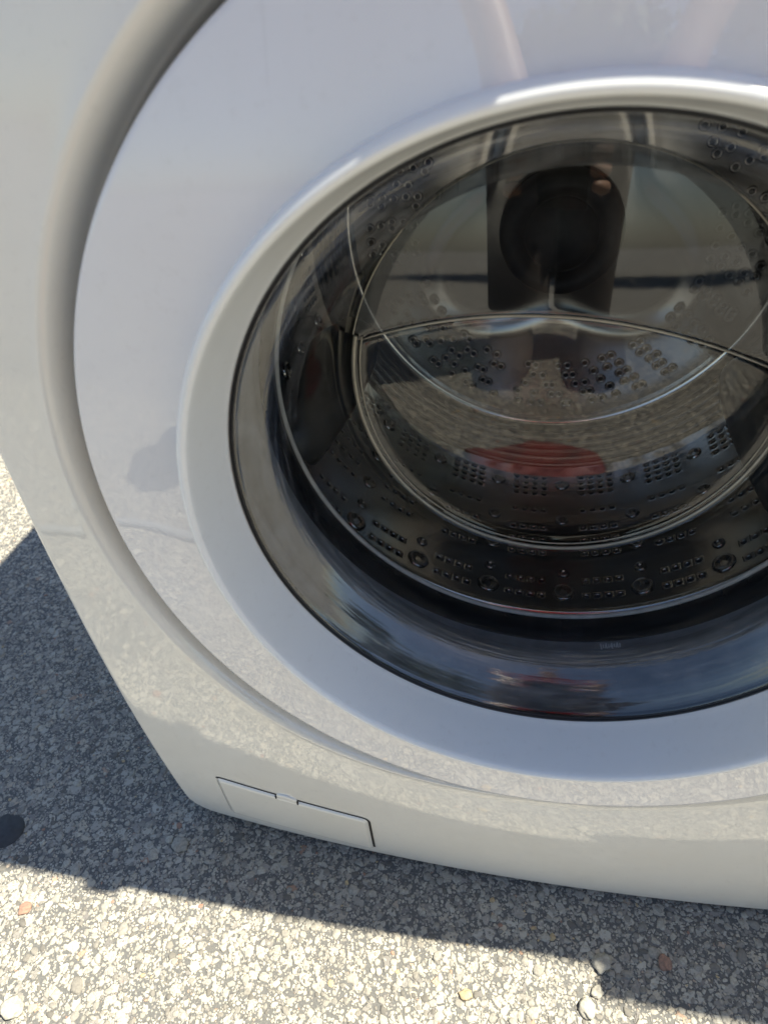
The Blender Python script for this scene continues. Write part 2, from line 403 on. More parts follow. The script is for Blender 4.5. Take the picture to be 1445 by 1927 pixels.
def cabinet():
    NA = 384; vs, fs = [], []
    prof = smooth_profile([(0.2460, 0.0750), (0.2600, 0.0700), (0.2635, 0.0520), (0.2658, 0.0360), (0.2680, 0.0250), (0.2694, 0.0215), (0.2704, 0.0180), (0.2724, 0.0110), (0.2748, 0.0056), (0.2772, 0.0020), (0.2800, 0.0004), (0.2828, 0.0008), (0.2850, body_y(0.285, 0))], 3)
    rows = []
    def outer(a, grow=0.0):
        # rounded rectangle boundary point in direction a from the axis
        c, s = math.cos(a), math.sin(a); rc = 0.020 + grow
        hx, zt, zb = W + grow - 0.006, ZT + grow, -(ZB) + grow
        hz = zt if s > 0 else zb
        t = min(hx / abs(c) if abs(c) > 1e-9 else 9, hz / abs(s) if abs(s) > 1e-9 else 9)
        x, z = c * t, s * t
        # round the corner
        cx, cz = math.copysign(hx - rc, x), math.copysign(hz - rc, z)
        if abs(x) > hx - rc and abs(z) > hz - rc:
            # intersect the ray with the corner arc
            b = c * cx + s * cz; q = cx * cx + cz * cz - rc * rc; d = max(b * b - q, 0)
            t = b + math.sqrt(d); x, z = c * t, s * t
        return x, z
    for i in range(NA):
        a = 2 * PI * i / NA; c, s = math.cos(a), math.sin(a)
        da = abs((math.degrees(a) - 285 + 180) % 360 - 180)
        w_ = max(0.0, 1 - (da / 62) ** 2) ** 2; kk = 1 - 0.72 * w_       # recess closes up to the door at the bottom
        row = [(( 0.2605 + (r - 0.2605) * kk if r > 0.2605 else r) * c, y + 0.0045 * w_ * min(1, max(0, (r - 0.26) / 0.02)), (0.2605 + (r - 0.2605) * kk if r > 0.2605 else r) * s) for r, y in prof]
        rs_ = 0.2605 + 0.0245 * kk; ys_ = row[-1][1]
        ox, oz = outer(a); ro = math.hypot(ox, oz)
        for k in range(1, 21):
            r = rs_ + (ro - rs_) * (k / 20); x, z = r * c, r * s
            row.append((x, body_y(x, z) + (ys_ - body_y(rs_ * c, rs_ * s)) * max(0, 1 - k / 8) ** 2, z))
        yb = body_y(ox, oz)
        for gq, dy in ((0.0022, 0.0006), (0.0042, 0.0022), (0.0056, 0.0045), (0.0062, 0.0075)):
            x, z = outer(a, gq); row.append((x, yb + dy, z))
        x, z = outer(a, 0.0062); row.append((x, 0.10, z)); row.append((x, DEPTH, z))
        vs += row; rows.append(len(row))
    k = rows[0]
    for i in range(NA):
        a, b = i * k, ((i + 1) % NA) * k
        for j in range(k - 1): fs.append((a + j, b + j, b + j + 1, a + j + 1))
    fs.append(tuple(i * k + k - 1 for i in range(NA)))
    return build('cabinet', vs, fs, M['white'], washer)
cab = cabinet()
for (fx, fy) in ((-0.28, 0.09), (0.28, 0.09), (-0.28, 0.60), (0.28, 0.60)):
    vs, fs = [], []
    for z, r in ((GZ + 0.0005, 0.020), (GZ + 0.007, 0.021), (GZ + 0.009, 0.010), (ZB + 0.008, 0.010)):
        vs += [(fx + r * math.cos(2 * PI * q / 20), fy + r * math.sin(2 * PI * q / 20), z) for q in range(20)]
    for j in range(3):
        for q in range(20): fs.append((j * 20 + q, j * 20 + (q + 1) % 20, (j + 1) * 20 + (q + 1) % 20, (j + 1) * 20 + q))
    fs += [tuple(range(20)), tuple(60 + q for q in range(20))]
    build('levelling_foot', vs, fs, M['seal'], washer)
# control console along the top (above the frame)
box('control_console', (0, 0.0215, 0.385), (0.645, 0.082, 0.085), M['white'], washer, bev=0.012)
lathe('program_dial', smooth_profile([(0.0, -0.028), (0.012, -0.028), (0.016, -0.026), (0.018, -0.020), (0.018, -0.004)], 2), M['trim'], washer, n=48, cx=0.045, cz=0.385)

# drain pump access hatch, bottom left of the front
def on_body(x, z, lift): return (x, body_y(x, z) - lift, z)
def hatch():
    TL, TR, BR, BL = (-0.2705, -0.3290), (-0.1335, -0.3462), (-0.1357, -0.4135), (-0.2755, -0.4070)
    def outline(off, rc=0.006):
        P = [Vector(p) for p in (TL, TR, BR, BL)]; c = sum(P, Vector((0, 0))) / 4; out = []
        for i, p in enumerate(P):
            a = (P[i - 1] - p).normalized(); b = (P[(i + 1) % 4] - p).normalized()
            q = p - (a + b).normalized() * off * 1.41
            r = (rc if i < 2 else 0.002) + off
            for k in range(7):
                t = k / 6; e0, e1 = q + a * r, q + b * r
                out.append((1 - t) ** 2 * e0 + 2 * t * (1 - t) * q + t * t * e1)
        return out
    NU, NV = 84, 36
    def grid_patch(name, mat, parent):
        A, B, C, D = (Vector(p) for p in (TL, TR, BR, BL)); wid, hei = (B - A).length, (D - A).length
        vs, fs = [], []
        def spread(t): return 0.5 - 0.5 * math.cos(PI * t) if False else t
        def lift(e): return -0.0012 + 0.0034 * min(1, max(0, e / 0.0032)) ** 0.6
        for j in range(NV + 1):
            for i in range(NU + 1):
                u, v = i / NU, j / NV
                # denser towards the edges
                u = 0.5 + (u - 0.5) * (1.0 + 0.55 * (1 - abs(2 * u - 1))) if False else 0.5 - math.cos(PI * u) / 2
                v = 0.5 - math.cos(PI * v) / 2
                X, Y = u * wid, v * hei
                for cx_, sx in ((0, 1), (wid, -1)):           # round the two top corners
                    rc = 0.007; dx, dy = (X - cx_) * sx, Y
                    if dx < rc and dy < rc:
                        vx, vy = rc - dx, rc - dy; m = max(vx, vy); l_ = math.hypot(vx, vy)
                        if l_ > 1e-9: vx, vy = vx * m / l_, vy * m / l_
                        X, Y = cx_ + sx * (rc - vx), rc - vy
                e = min(X, wid - X, Y, hei - Y)
                for cx_, sx in ((0, 1), (wid, -1)):
                    rc = 0.007; dx, dy = (X - cx_) * sx, Y
                    if dx < rc and dy < rc: e = rc - math.hypot(rc - dx, rc - dy)
                uu, vv = X / wid, Y / hei
                p = A * (1 - uu) * (1 - vv) + B * uu * (1 - vv) + C * uu * vv + D * (1 - uu) * vv
                vs.append(on_body(p.x, p.y, lift(max(e, 0))))
        for j in range(NV):
            for i in range(NU):
                q = j * (NU + 1) + i; fs.append((q, q + 1, q + NU + 2, q + NU + 1))
        return build(name, vs, fs, mat, parent)
    h = grid_patch('access_hatch', M['white'], washer)
    # dark gap: top edge and right side, as seen; narrow elsewhere
    def gap_strip(pts, w0, w1):
        vs, fs = [], []
        for i, p in enumerate(pts):
            d = (Vector(pts[min(i + 1, len(pts) - 1)]) - Vector(pts[max(i - 1, 0)])).normalized(); nrm = Vector((-d.y, d.x))
            w = w0 + (w1 - w0) * i / (len(pts) - 1)
            for s_ in (0, 1):
                q = Vector(p) + nrm * w * s_; vs.append(on_body(q.x, q.y, 0.0004))
        for i in range(len(pts) - 1): fs.append((2 * i, 2 * i + 1, 2 * i + 3, 2 * i + 2))
        return vs, fs
    o = outline(0.0)[:]          # starts at TL corner arc
    top = [(p.x, p.y) for p in o[2:14]] + [(o[14].x, o[14].y + 0.002)]
    dense = []
    for a, b in zip(top[:-1], top[1:]):
        for t in range(6): dense.append((a[0] + (b[0] - a[0]) * t / 6, a[1] + (b[1] - a[1]) * t / 6))
    dense.append(top[-1])
    vs, fs = gap_strip(dense, 0.0021, 0.0021)
    build('hatch_gap', vs, fs, M['dark'], h)
    side = [(o[27].x, o[27].y), (o[0].x, o[0].y)]; low_ = [(o[14].x, o[14].y), (o[21].x, o[21].y)]
    for (a_, b_), w_ in ((side, 0.0006), (low_, 0.0007)):
        line = [(a_[0] + (b_[0] - a_[0]) * t / 24, a_[1] + (b_[1] - a_[1]) * t / 24) for t in range(25)]
        vs, fs = gap_strip(line, w_, w_); build('hatch_gap', vs, fs, M['rubber'], h)
    # finger notch in the middle of the top edge
    mx, mz = -0.2048, -0.3372
    vs, fs = [on_body(mx, mz - 0.001, 0.0016)], []
    nn = 20
    for ring, (rx, rz, lift) in enumerate(((0.008, 0.0050, 0.0019), (0.0098, 0.0066, 0.0012), (0.0102, 0.0070, -0.0006))):
        for k in range(nn):
            a = 2 * PI * k / nn; x = mx + rx * math.cos(a); z = mz - 0.001 + rz * math.sin(a) - 0.13 * rx * math.cos(a)
            vs.append(on_body(x, z, lift))
    for k in range(nn): fs.append((0, 1 + k, 1 + (k + 1) % nn))
    for j in range(2):
        for k in range(nn): fs.append((1 + j * nn + k, 1 + j * nn + (k + 1) % nn, 1 + (j + 1) * nn + (k + 1) % nn, 1 + (j + 1) * nn + k))
    build('finger_tab', vs, fs, M['white'], h)
    for sx in (-1, 1):
        x = mx + sx * 0.0098; z = mz - 0.0012 - 0.13 * sx * 0.0098
        box('tab_slit', (x, body_y(x, z) - 0.0014, z), (0.0011, 0.0016, 0.0042), M['dark'], h)
hatch()

# ------------------------------------------------------------------ door
def dome(s): return s * (1.22 - 0.22 * s)
dp = [(0.2460, 0.0400), (0.2560, 0.0260), (0.2585, 0.0130), (0.2600, 0.0045), (0.2604, 0.0014), (0.2600, -0.0004), (0.2588, -0.0016)]
dp = smooth_profile(dp, 3)
for k in range(1, 31):
    s = k / 30; dp.append((0.2588 - (0.2588 - 0.1945) * s, -0.0016 - 0.0052 * dome(s)))
door = lathe('door', dp, M['disc'], washer, n=360)
for v in door.data.vertices:                       # the face is a little fuller towards the top
    x, y, z = v.co; r = math.hypot(x, z); s_ = max(0.0, (0.2588 - r) / 0.0643)
    if r > 0.19 and y < 0.01: v.co.y = y - 0.0085 * dome(min(1, s_)) * (0.5 + 0.5 * z / r) ** 1.3
lathe('trim_ring', smooth_profile([(0.2005, -0.0045), (0.1990, -0.0065), (0.1976, -0.0100), (0.1969, -0.0150), (0.1963, -0.0200), (0.1950, -0.0238), (0.1928, -0.0253), (0.1908, -0.0245), (0.1894, -0.0215), (0.1868, -0.0085), (0.1836, 0.0060), (0.1823, 0.0105), (0.1816, 0.0120), (0.1795, 0.0135)], 5), M['trim'], door, n=360)
lathe('glass_seal', smooth_profile([(0.1816, 0.0124), (0.1811, 0.0113), (0.1805, 0.0115), (0.1801, 0.0130), (0.1797, 0.0124), (0.1792, 0.0130), (0.1788, 0.0160)], 3), M['seal'], door, n=256)

# glass bowl: funnel wall plus domed end with a stepped arch across it
def arch_z(x): return 0.045 - 0.0753 * x - 1.467 * x * x
def cap_y(x, z):
    r2 = (x * x + z * z) / 0.142 ** 2
    d = (z - arch_z(x)) / 0.004
    low = 1 / (1 + math.exp(max(-40, min(40, d * 4))))
    return 0.1415 + 0.0015 * (1 - r2) + 0.004 * low * min(1, (1 - r2) * 8) + TILT * max(0.0, z - arch_z(x))
TILT = 0.17
def rim_shift(o):
    for v in o.data.vertices:
        x, y, z = v.co; v.co.y = y + TILT * max(0.0, z - arch_z(x)) * max(0.0, min(1.0, (y - 0.056) / 0.0855))
def bowl():
    wall = [(0.1794, 0.0132), (0.1784, 0.0140), (0.1765, 0.0162), (0.1705, 0.0210), (0.1640, 0.0275), (0.1582, 0.0365), (0.1538, 0.0480), (0.1520, 0.0560), (0.1512, 0.0620), (0.1490, 0.0850), (0.1468, 0.1120), (0.1456, 0.1300), (0.1448, 0.1360), (0.1438, 0.1400), (0.1420, 0.1415)]
    wall = smooth_profile(wall, 4)
    lathe('glass_bowl', [p for p in wall if p[1] <= 0.0485], M['glass'], door, n=256)
    rim_shift(lathe('bowl_tube', [p for p in wall if p[1] >= 0.0479], M['tube'], door, n=256))
    NA, NR = 300, 70; vs, fs = [], []
    for i in range(NR):
        r = 0.142 * (1 - i / NR)
        for k in range(NA):
            a = 2 * PI * k / NA; x, z = r * math.cos(a), r * math.sin(a); vs.append((x, cap_y(x, z), z))
    vs.append((0, cap_y(0, 0), 0))
    for i in range(NR - 1):
        for k in range(NA): fs.append((i * NA + k, i * NA + (k + 1) % NA, (i + 1) * NA + (k + 1) % NA, (i + 1) * NA + k))
    for k in range(NA): fs.append(((NR - 1) * NA + k, (NR - 1) * NA + (k + 1) % NA, len(vs) - 1))
    up = lambda f: sum(vs[i][2] - arch_z(vs[i][0]) for i in f) / len(f) > 0.0
    build('bowl_end', vs, [f for f in fs if not up(f)], M['lens'], door)
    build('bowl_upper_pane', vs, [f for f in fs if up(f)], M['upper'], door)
    # polished step along the arch and down the rim of the lower pane
    pts = []
    for i in range(61):
        x = -0.134 + 0.262 * i / 60; z = arch_z(x)
        if x * x + z * z < 0.1415 ** 2: pts.append((x, cap_y(x, z) - 0.0006, z))
    tube('arch_edge', pts, [0.0004 + 0.0008 * math.sin(PI * min(1, max(0, i / (len(pts) - 1)))) ** 0.5 for i in range(len(pts))], M['rim'], door, n=8)
    a0 = PI - 0.235; a1 = 2 * PI + 0.09
    for rr, th, yy in ((0.1405, 0.0016, 0.1405), (0.1362, 0.0006, 0.1410)):
        prof = [(rr + th * math.cos(q), yy + th * 0.8 * math.sin(q)) for q in np.linspace(0, 2 * PI, 9)[:-1]]
        lathe('bowl_rim', prof, M['rim'], door, n=160, closed=True, a0=a0, a1=a1)
    # upper rim: a thin bright line only
    prof = [(0.1425 + 0.0006 * math.cos(q), 0.1408 + 0.0006 * math.sin(q)) for q in np.linspace(0, 2 * PI, 7)[:-1]]
    rim_shift(lathe('bowl_rim', prof, M['rim'], door, n=160, closed=True, a0=0.09, a1=PI - 0.235))
bowl()

# door gasket behind the glass, bright lip
lathe('door_gasket', smooth_profile([(0.2400, 0.0450), (0.2080, 0.0260), (0.2010, 0.0240), (0.1985, 0.0300), (0.1975, 0.0420), (0.1950, 0.0480), (0.1958, 0.0560), (0.1935, 0.0700), (0.1905, 0.0780), (0.1912, 0.0880), (0.1890, 0.1000), (0.1882, 0.1080), (0.1905, 0.1150), (0.1990, 0.1190), (0.2120, 0.1230), (0.2380, 0.1260)], 4), M['rubber'], washer, n=256)
lathe('gasket_groove', [(0.1905, 0.0900), (0.1885, 0.0935), (0.1872, 0.0985), (0.1868, 0.1040), (0.1870, 0.1110)], M['seal'], washer, n=256)
prof = [(0.1866 + 0.0019 * math.cos(q), 0.1128 + 0.0021 * math.sin(q)) for q in np.linspace(0, 2 * PI, 9)[:-1]]
lathe('gasket_lip', prof, M['bright'], washer, n=256, closed=True)

# ------------------------------------------------------------------ drum
R0 = 0.240
def drum():
    NT_, K = 154, 6
    ya, cell = 0.176, 0.0098
    # front lip and end beads as one lathe with the plain parts; wall with holes as a grid
    d = empty('drum', (0, 0.30, 0)); d.parent = washer; d.location = Vector((0, 0.30, 0)) - washer.location
    lathe('front_lip', smooth_profile([(0.2020, 0.1300), (0.2000, 0.1330), (0.2025, 0.1370), (0.2180, 0.1440), (0.2320, 0.1560), (0.2385, 0.1680), (0.2400, 0.1760)], 4), M['steel'], d, n=200)
    nrow = 22
    def is_hole(i, j):
        g = i % 7
        if g in (5, 6): return False
        if g == 4 : return False
        return j in (1, 3, 7, 9, 11, 14, 17, 18, 19, 20)
    vs, fs, hv, hf = [], [], [], []
    idx = {}
    def P(i, j, r=0.0):
        a = 2 * PI * i / NT_; y = ya + cell * j; rr = R0 + r
        return (rr * math.cos(a), y, rr * math.sin(a))
    for j in range(nrow + 1):
        for i in range(NT_): idx[(i, j)] = len(vs); vs.append(P(i, j))
    for j in range(nrow):
        for i in range(NT_):
            c = [idx[(i, j)], idx[((i + 1) % NT_, j)], idx[((i + 1) % NT_, j + 1)], idx[(i, j + 1)]]
            if not is_hole(i, j): fs.append(tuple(c)); continue
            ring = []
            for rr, dr in ((0.40, 0.0), (0.31, 0.0003), (0.235, 0.0012)):
                r_ = []
                for k in range(8):
                    a = 2 * PI * (k + 0.5) / 8 - PI * 0.75 - PI / 8
                    r_.append(len(vs)); vs.append(P(i + 0.5 + rr * math.cos(a), j + 0.5 + rr * math.sin(a), dr))
                ring.append(r_)
            for k in range(4):
                q = c[k]; q2 = c[(k + 1) % 4]; r_ = ring[0]; a_, b_, c_ = r_[2 * k], r_[(2 * k + 1) % 8], r_[(2 * k + 2) % 8]
                fs.append((q, a_, b_)); fs.append((q, b_, q2)); fs.append((q2, b_, c_))
            for u in range(2):
                for k in range(8): fs.append((ring[u][k], ring[u][(k + 1) % 8], ring[u + 1][(k + 1) % 8], ring[u + 1][k]))
            st = len(hv); hv += [vs[t] for t in ring[2]]; hf.append(tuple(st + t for t in range(8)))
    build('drum_wall', vs, fs, M['steel'], d)
    # black openings of the perforation, too many and too small to pick apart
    # embossed domes between the hole groups
    bv, bf = [], []
    for gi in range(22):
        for (jj, rad, ic) in ((2.0, 0.0110, 5.5), (4.6, 0.0060, 5.5), (8.2, 0.0085, 5.5), (12.8, 0.0075, 5.4), (19.2, 0.0085, 5.4)):
            if (gi + int(jj)) % 2 == 0 and jj > 4.7 and jj < 12: continue
            ic_ = gi * 7 + ic; a = 2 * PI * ic_ / NT_; y = ya + cell * jj
            t_ = Vector((-math.sin(a), 0, math.cos(a))); yv = Vector((0, 1, 0)); n_ = Vector((-math.cos(a), 0, -math.sin(a)))
            c = Vector((R0 * math.cos(a), y, R0 * math.sin(a)))
            st = len(bv); m = 14
            prof = ((1.0, -0.0006), (0.92, 0.0012), (0.80, 0.0022), (0.62, 0.0020), (0.45, 0.0006), (0.22, -0.0002))
            for (fr, hh) in prof:
                for q in range(m):
                    b_ = 2 * PI * q / m; bv.append(c + t_ * rad * fr * math.cos(b_) + yv * rad * fr * math.sin(b_) + n_ * hh)
            bv.append(c + n_ * -0.0003)
            for u in range(len(prof) - 1):
                for q in range(m): bf.append((st + u * m + q, st + u * m + (q + 1) % m, st + (u + 1) * m + (q + 1) % m, st + (u + 1) * m + q))
            for q in range(m): bf.append((st + (len(prof) - 1) * m + q, st + (len(prof) - 1) * m + (q + 1) % m, st + len(prof) * m))
    o = build('embossed_dimples', bv, bf, M['steel'], d); o['kind'] = 'stuff'
    ye = ya + cell * nrow        # 0.3916
    beads = [(0.2400, ye), (0.2400, 0.398)]
    for k in range(5):
        y = 0.400 + k * 0.0125
        beads += [(0.2400 - 0.002 * k, y), (0.2365 - 0.002 * k, y + 0.005), (0.2392 - 0.002 * k, y + 0.0105)]
    beads += [(0.2290, 0.4640), (0.2230, 0.4705), (0.2150, 0.4720)]
    lathe('rolled_beads', smooth_profile(beads, 4), M['steel'], d, n=220)
    # back plate: ring of dimpled holes, then three flat lobes round the hub
    pv, pf = [], []; hb, hbf = [], []
    NA, NR = 180, 60; r0_, r1_ = 0.040, 0.2165
    cells = {}
    for i in range(NR + 1):
        r = r0_ + (r1_ - r0_) * i / NR
        for k in range(NA):
            a = 2 * PI * k / NA
            lobe = math.cos(3 * (a - PI / 2))
            y = 0.472
            t = (0.118 + 0.030 * lobe - r) / 0.006
            y += 0.009 * (1 / (1 + math.exp(max(-30, min(30, -t)))))
            if r < 0.056: y -= 0.010 * ((0.056 - r) / 0.016)
            pv.append((r * math.cos(a), y, r * math.sin(a)))
    for i in range(NR):
        for k in range(NA): pf.append((i * NA + k, i * NA + (k + 1) % NA, (i + 1) * NA + (k + 1) % NA, (i + 1) * NA + k))
    build('back_plate', pv, pf, M['plate'], d)
    # perforations of the back plate: raised ring lips with dark centres
    lv, lf, kv, kf = [], [], [], []
    for row, rr in enumerate((0.150, 0.162, 0.174, 0.186, 0.198)):
        cnt = int(2 * PI * rr / 0.0165)
        for k in range(cnt):
            a = 2 * PI * (k + 0.5 * (row % 2)) / cnt + 0.03 * math.sin(k * 3.7 + row)
            if math.sin(6 * a) > 0.93: continue
            c = Vector((rr * math.cos(a), 0.4712, rr * math.sin(a))); m = 12; st = len(lv)
            for (q_, hh) in ((0.0058, 0.0008), (0.0046, -0.0010), (0.0034, -0.0012), (0.0022, 0.0004)):
                for q in range(m):
                    b_ = 2 * PI * q / m; lv.append(c + Vector((q_ * math.cos(b_), hh, q_ * math.sin(b_))))
            for u in range(3):
                for q in range(m): lf.append((st + u * m + q, st + u * m + (q + 1) % m, st + (u + 1) * m + (q + 1) % m, st + (u + 1) * m + q))
            st = len(kv); kv += [c + Vector((0.0023 * math.cos(2 * PI * q / m), 0.0003, 0.0023 * math.sin(2 * PI * q / m))) for q in range(m)]
            kf.append(tuple(range(st, st + m)))
    o = build('hole_lips', lv, lf, M['plate'], d); o['kind'] = 'stuff'
    o = build('hole_openings', kv + hv, kf + [tuple(len(kv) + t for t in f) for f in hf], M['dark'], d, smooth=False); o['kind'] = 'stuff'
    # hub: dark dished ring with a shallow polished bowl in it
    lathe('drum_hub', smooth_profile([(0.0620, 0.4700), (0.0610, 0.4600), (0.0580, 0.4530), (0.0500, 0.4500), (0.0440, 0.4520), (0.0400, 0.4560), (0.0370, 0.4600), (0.0345, 0.4570), (0.0250, 0.4500), (0.0120, 0.4465), (0.0, 0.4455)], 4), M['hubm'], d, n=96)
    # three lifting baffles
    for ang in (R_(205), R_(325), R_(85)):
        n_ = Vector((-math.cos(ang), 0, -math.sin(ang))); t_ = Vector((-math.sin(ang), 0, math.cos(ang))); c = Vector((math.cos(ang), 0, math.sin(ang))) * (R0 + 0.001)
        vs, fs = [], []; m = 13; L = 18
        for j in range(L + 1):
            y = 0.20 + 0.25 * j / L; e = math.sin(PI * j / L) ** 0.35 if 0 < j < L else 0.02
            hgt = 0.050 * e * (0.75 + 0.25 * j / L); wd = 0.036 * (0.55 + 0.45 * e)
            for q in range(m):
                s = -1 + 2 * q / (m - 1); p = c + t_ * wd * s + n_ * (hgt * (1 - abs(s) ** 2.2) ** 0.9 - 0.002) + Vector((0, y, 0)); vs.append(p)
        for j in range(L):
            for q in range(m - 1): fs.append((j * m + q, j * m + q + 1, (j + 1) * m + q + 1, (j + 1) * m + q))
        build('baffle', vs, fs, M['baffle'], d)
drum()

# faint etched safety mark at the bottom of the glass
def arc_pt(ang, r, y): return (r * math.cos(ang), y, r * math.sin(ang))
mv, mf = [], []
rm = 0.1645
for k in range(11):
    a = -PI / 2 + 0.235 + 0.0075 * k; y = 0.0610
    w, h_ = 0.0028 if k % 3 else 0.0045, 0.0004
    for (da, dy) in ((-h_ / rm * 1.1, -w / 2 + 0.001 * (k % 2)), (h_ / rm * 1.1, -w / 2), (h_ / rm * 1.1 + 0.003 * (k % 3 - 1), w / 2), (-h_ / rm * 1.1 + 0.003 * (k % 3 - 1), w / 2)):
        rr = 0.1650 - (y + dy - 0.06) * 0.281 - 0.0006
        mv.append(arc_pt(a + da, rr, y + dy))
    mf.append((4 * k, 4 * k + 1, 4 * k + 2, 4 * k + 3))
build('etched_mark', mv, mf, M['markw'], door, smooth=False)

# little red thread stuck against the ring
tp = [(-0.1402, -0.0172, -0.1482), (-0.1383, -0.0180, -0.1500), (-0.1366, -0.0178, -0.1520), (-0.1350, -0.0180, -0.1528), (-0.1338, -0.0182, -0.1545), (-0.1348, -0.0178, -0.1562), (-0.1352, -0.0174, -0.1578)]
dz = 0
tag(tube('thread', [(x, -0.0016 - 0.0052 * dome((0.2588 - math.hypot(x, z)) / 0.0643) - 0.0006, z) for x, y, z in tp], 0.00035, M['red'], None, n=6), 'tiny red thread stuck on the door beside the pale ring', 'thread')

# ------------------------------------------------------------------ neighbours that cast shade or show in reflections
def appliance(x0, x1, y0, y1, h, label, yaw=0.0):
    cx, cy = (x0 + x1) / 2, (y0 + y1) / 2; t = empty('clothes_dryer', (cx, cy, GZ)); w, d = x1 - x0, y1 - y0
    tag(t, label, 'dryer', 'white dryers standing near the washer')
    def loc(o): o.matrix_parent_inverse = Matrix.Identity(4); return o
    loc(box('cabinet', (0, 0, h / 2 + 0.01), (w, d, h - 0.02), M['white'], t, bev=0.012))
    # round door on the front face
    prof = smooth_profile([(0.0, -0.030), (0.14, -0.030), (0.17, -0.024), (0.20, -0.022), (0.215, -0.012), (0.22, 0.0)], 3)
    vs, fs, n = [], [], 64; k = len(prof)
    for i in range(n):
        a = 2 * PI * i / n; vs += [(r * math.cos(a), y - d / 2, h * 0.5 + r * math.sin(a)) for r, y in prof]
    for i in range(n):
        for j in range(k - 1): fs.append((i * k + j, ((i + 1) % n) * k + j, ((i + 1) % n) * k + j + 1, i * k + j + 1))
    loc(build('door', vs, fs, M['trim'], t))
    loc(box('control_console', (0.04, -d / 2 - 0.010, h - 0.055), (w - 0.09, 0.024, 0.10), M['rubber'], t, bev=0.004))
    t.rotation_euler.z = yaw
    return t
appliance(0.425, 1.06, -0.014, 0.61, 0.872, 'white dryer standing just right of the washer outside the frame')

# ------------------------------------------------------------------ photographer, standing behind the camera (seen only as a reflection)
def skinned(name, joints, edges, mat, parent, sub=2):
    me = bpy.data.meshes.new(name); me.from_pydata([j[:3] for j in joints], edges, []); me.update()
    o = bpy.data.objects.new(name, me); sc.collection.objects.link(o)
    sk = o.modifiers.new('skin', 'SKIN')
    for i, j in enumerate(joints):
        r = j[3]; r = r if isinstance(r, tuple) else (r, r); me.skin_vertices[0].data[i].radius = r
    me.skin_vertices[0].data[0].use_root = True
    ss = o.modifiers.new('sub', 'SUBSURF'); ss.levels = sub; ss.render_levels = sub
    bpy.context.view_layer.update()
    dg = bpy.context.evaluated_depsgraph_get(); m2 = bpy.data.meshes.new_from_object(o.evaluated_get(dg))
    o.modifiers.clear(); o.data = m2; m2.materials.clear(); m2.materials.append(mat)
    m2.polygons.foreach_set('use_smooth', [True] * len(m2.polygons)); o.parent = parent; return o
px_, py_ = 0.02, -0.62
pers = empty('person', (0, 0, 0)); pers.location = (px_, py_, GZ)
tag(pers, 'person in a red shirt and dark trousers bending over the washer to photograph it', 'person')
# local frame: +y towards the washer, z up from the ground
J = [(0, -0.13, 0.90, (0.15, 0.11)), (0, -0.10, 1.06, (0.14, 0.10)), (0, -0.02, 1.24, (0.17, 0.115)), (0, 0.05, 1.36, (0.07, 0.06)),
     (-0.18, 0.01, 1.31, 0.058), (-0.23, 0.06, 1.06, 0.047), (-0.225, 0.075, 1.02, 0.045), (0.18, 0.01, 1.31, 0.058), (0.23, 0.06, 1.06, 0.047), (0.225, 0.075, 1.02, 0.045)]
skinned('shirt', J, [(0, 1), (1, 2), (2, 3), (2, 4), (4, 5), (5, 6), (2, 7), (7, 8), (8, 9)], M['red'], pers)
skinned('trousers', [(0, -0.14, 0.88, (0.15, 0.11)), (-0.080, -0.14, 0.80, 0.09), (-0.070, -0.10, 0.47, 0.070), (-0.066, -0.17, 0.09, 0.056),
                     (0.080, -0.14, 0.80, 0.09), (0.068, -0.16, 0.47, 0.068), (0.066, -0.22, 0.09, 0.056)],
        [(0, 1), (1, 2), (2, 3), (0, 4), (4, 5), (5, 6)], M['trousers'], pers)
body = skinned('body', [(0, 0.03, 1.30, 0.055), (0, 0.08, 1.43, 0.05), (0, 0.13, 1.49, (0.072, 0.082)), (0, 0.15, 1.56, (0.078, 0.092)), (0, 0.14, 1.62, (0.05, 0.06)),
                        (-0.18, 0.02, 1.31, 0.04), (-0.225, 0.07, 1.03, 0.036), (-0.115, 0.18, 0.75, 0.026), (-0.080, 0.235, 0.63, (0.018, 0.034)),
                        (0.18, 0.02, 1.31, 0.04), (0.225, 0.07, 1.03, 0.036), (0.09, 0.18, 0.75, 0.026), (0.045, 0.235, 0.63, (0.018, 0.034)),
                        (0, 0.235, 1.52, 0.012)],
               [(0, 1), (1, 2), (2, 3), (3, 4), (0, 5), (5, 6), (6, 7), (7, 8), (0, 9), (9, 10), (10, 11), (11, 12), (2, 13)], M['skin'], pers)
skinned('hair', [(0, 0.09, 1.55, 0.07), (0, 0.12, 1.61, (0.086, 0.09)), (0, 0.17, 1.635, 0.05)], [(0, 1), (1, 2)], M['trousers'], pers)
for s_ in (-1, 1):
    skinned('shoe', [(0.075 * s_, -0.20, 0.045, (0.042, 0.045)), (0.078 * s_, -0.13, 0.040, (0.045, 0.038)), (0.08 * s_, -0.03, 0.030, (0.045, 0.028))], [(0, 1), (1, 2)], M['trousers'], pers)
    hx = -0.080 if s_ < 0 else 0.045
    for f in range(4):
        z = 0.640 - 0.018 * f; L = (0.9, 1.0, 0.95, 0.78)[f]
        skinned('finger', [(hx, 0.245, z, 0.0085), (hx + 0.006 * s_, 0.275, z, 0.008), (hx - 0.010 * s_ * L, 0.292, z, 0.0075), (hx - 0.022 * s_ * L, 0.292, z, 0.0065)], [(0, 1), (1, 2), (2, 3)], M['skin'], pers, sub=1)
    skinned('thumb', [(hx, 0.225, 0.60, 0.012), (hx - 0.018 * s_, 0.245, 0.63, 0.010), (hx - 0.030 * s_, 0.262, 0.655, 0.008)], [(0, 1), (1, 2)], M['skin'], pers, sub=1)
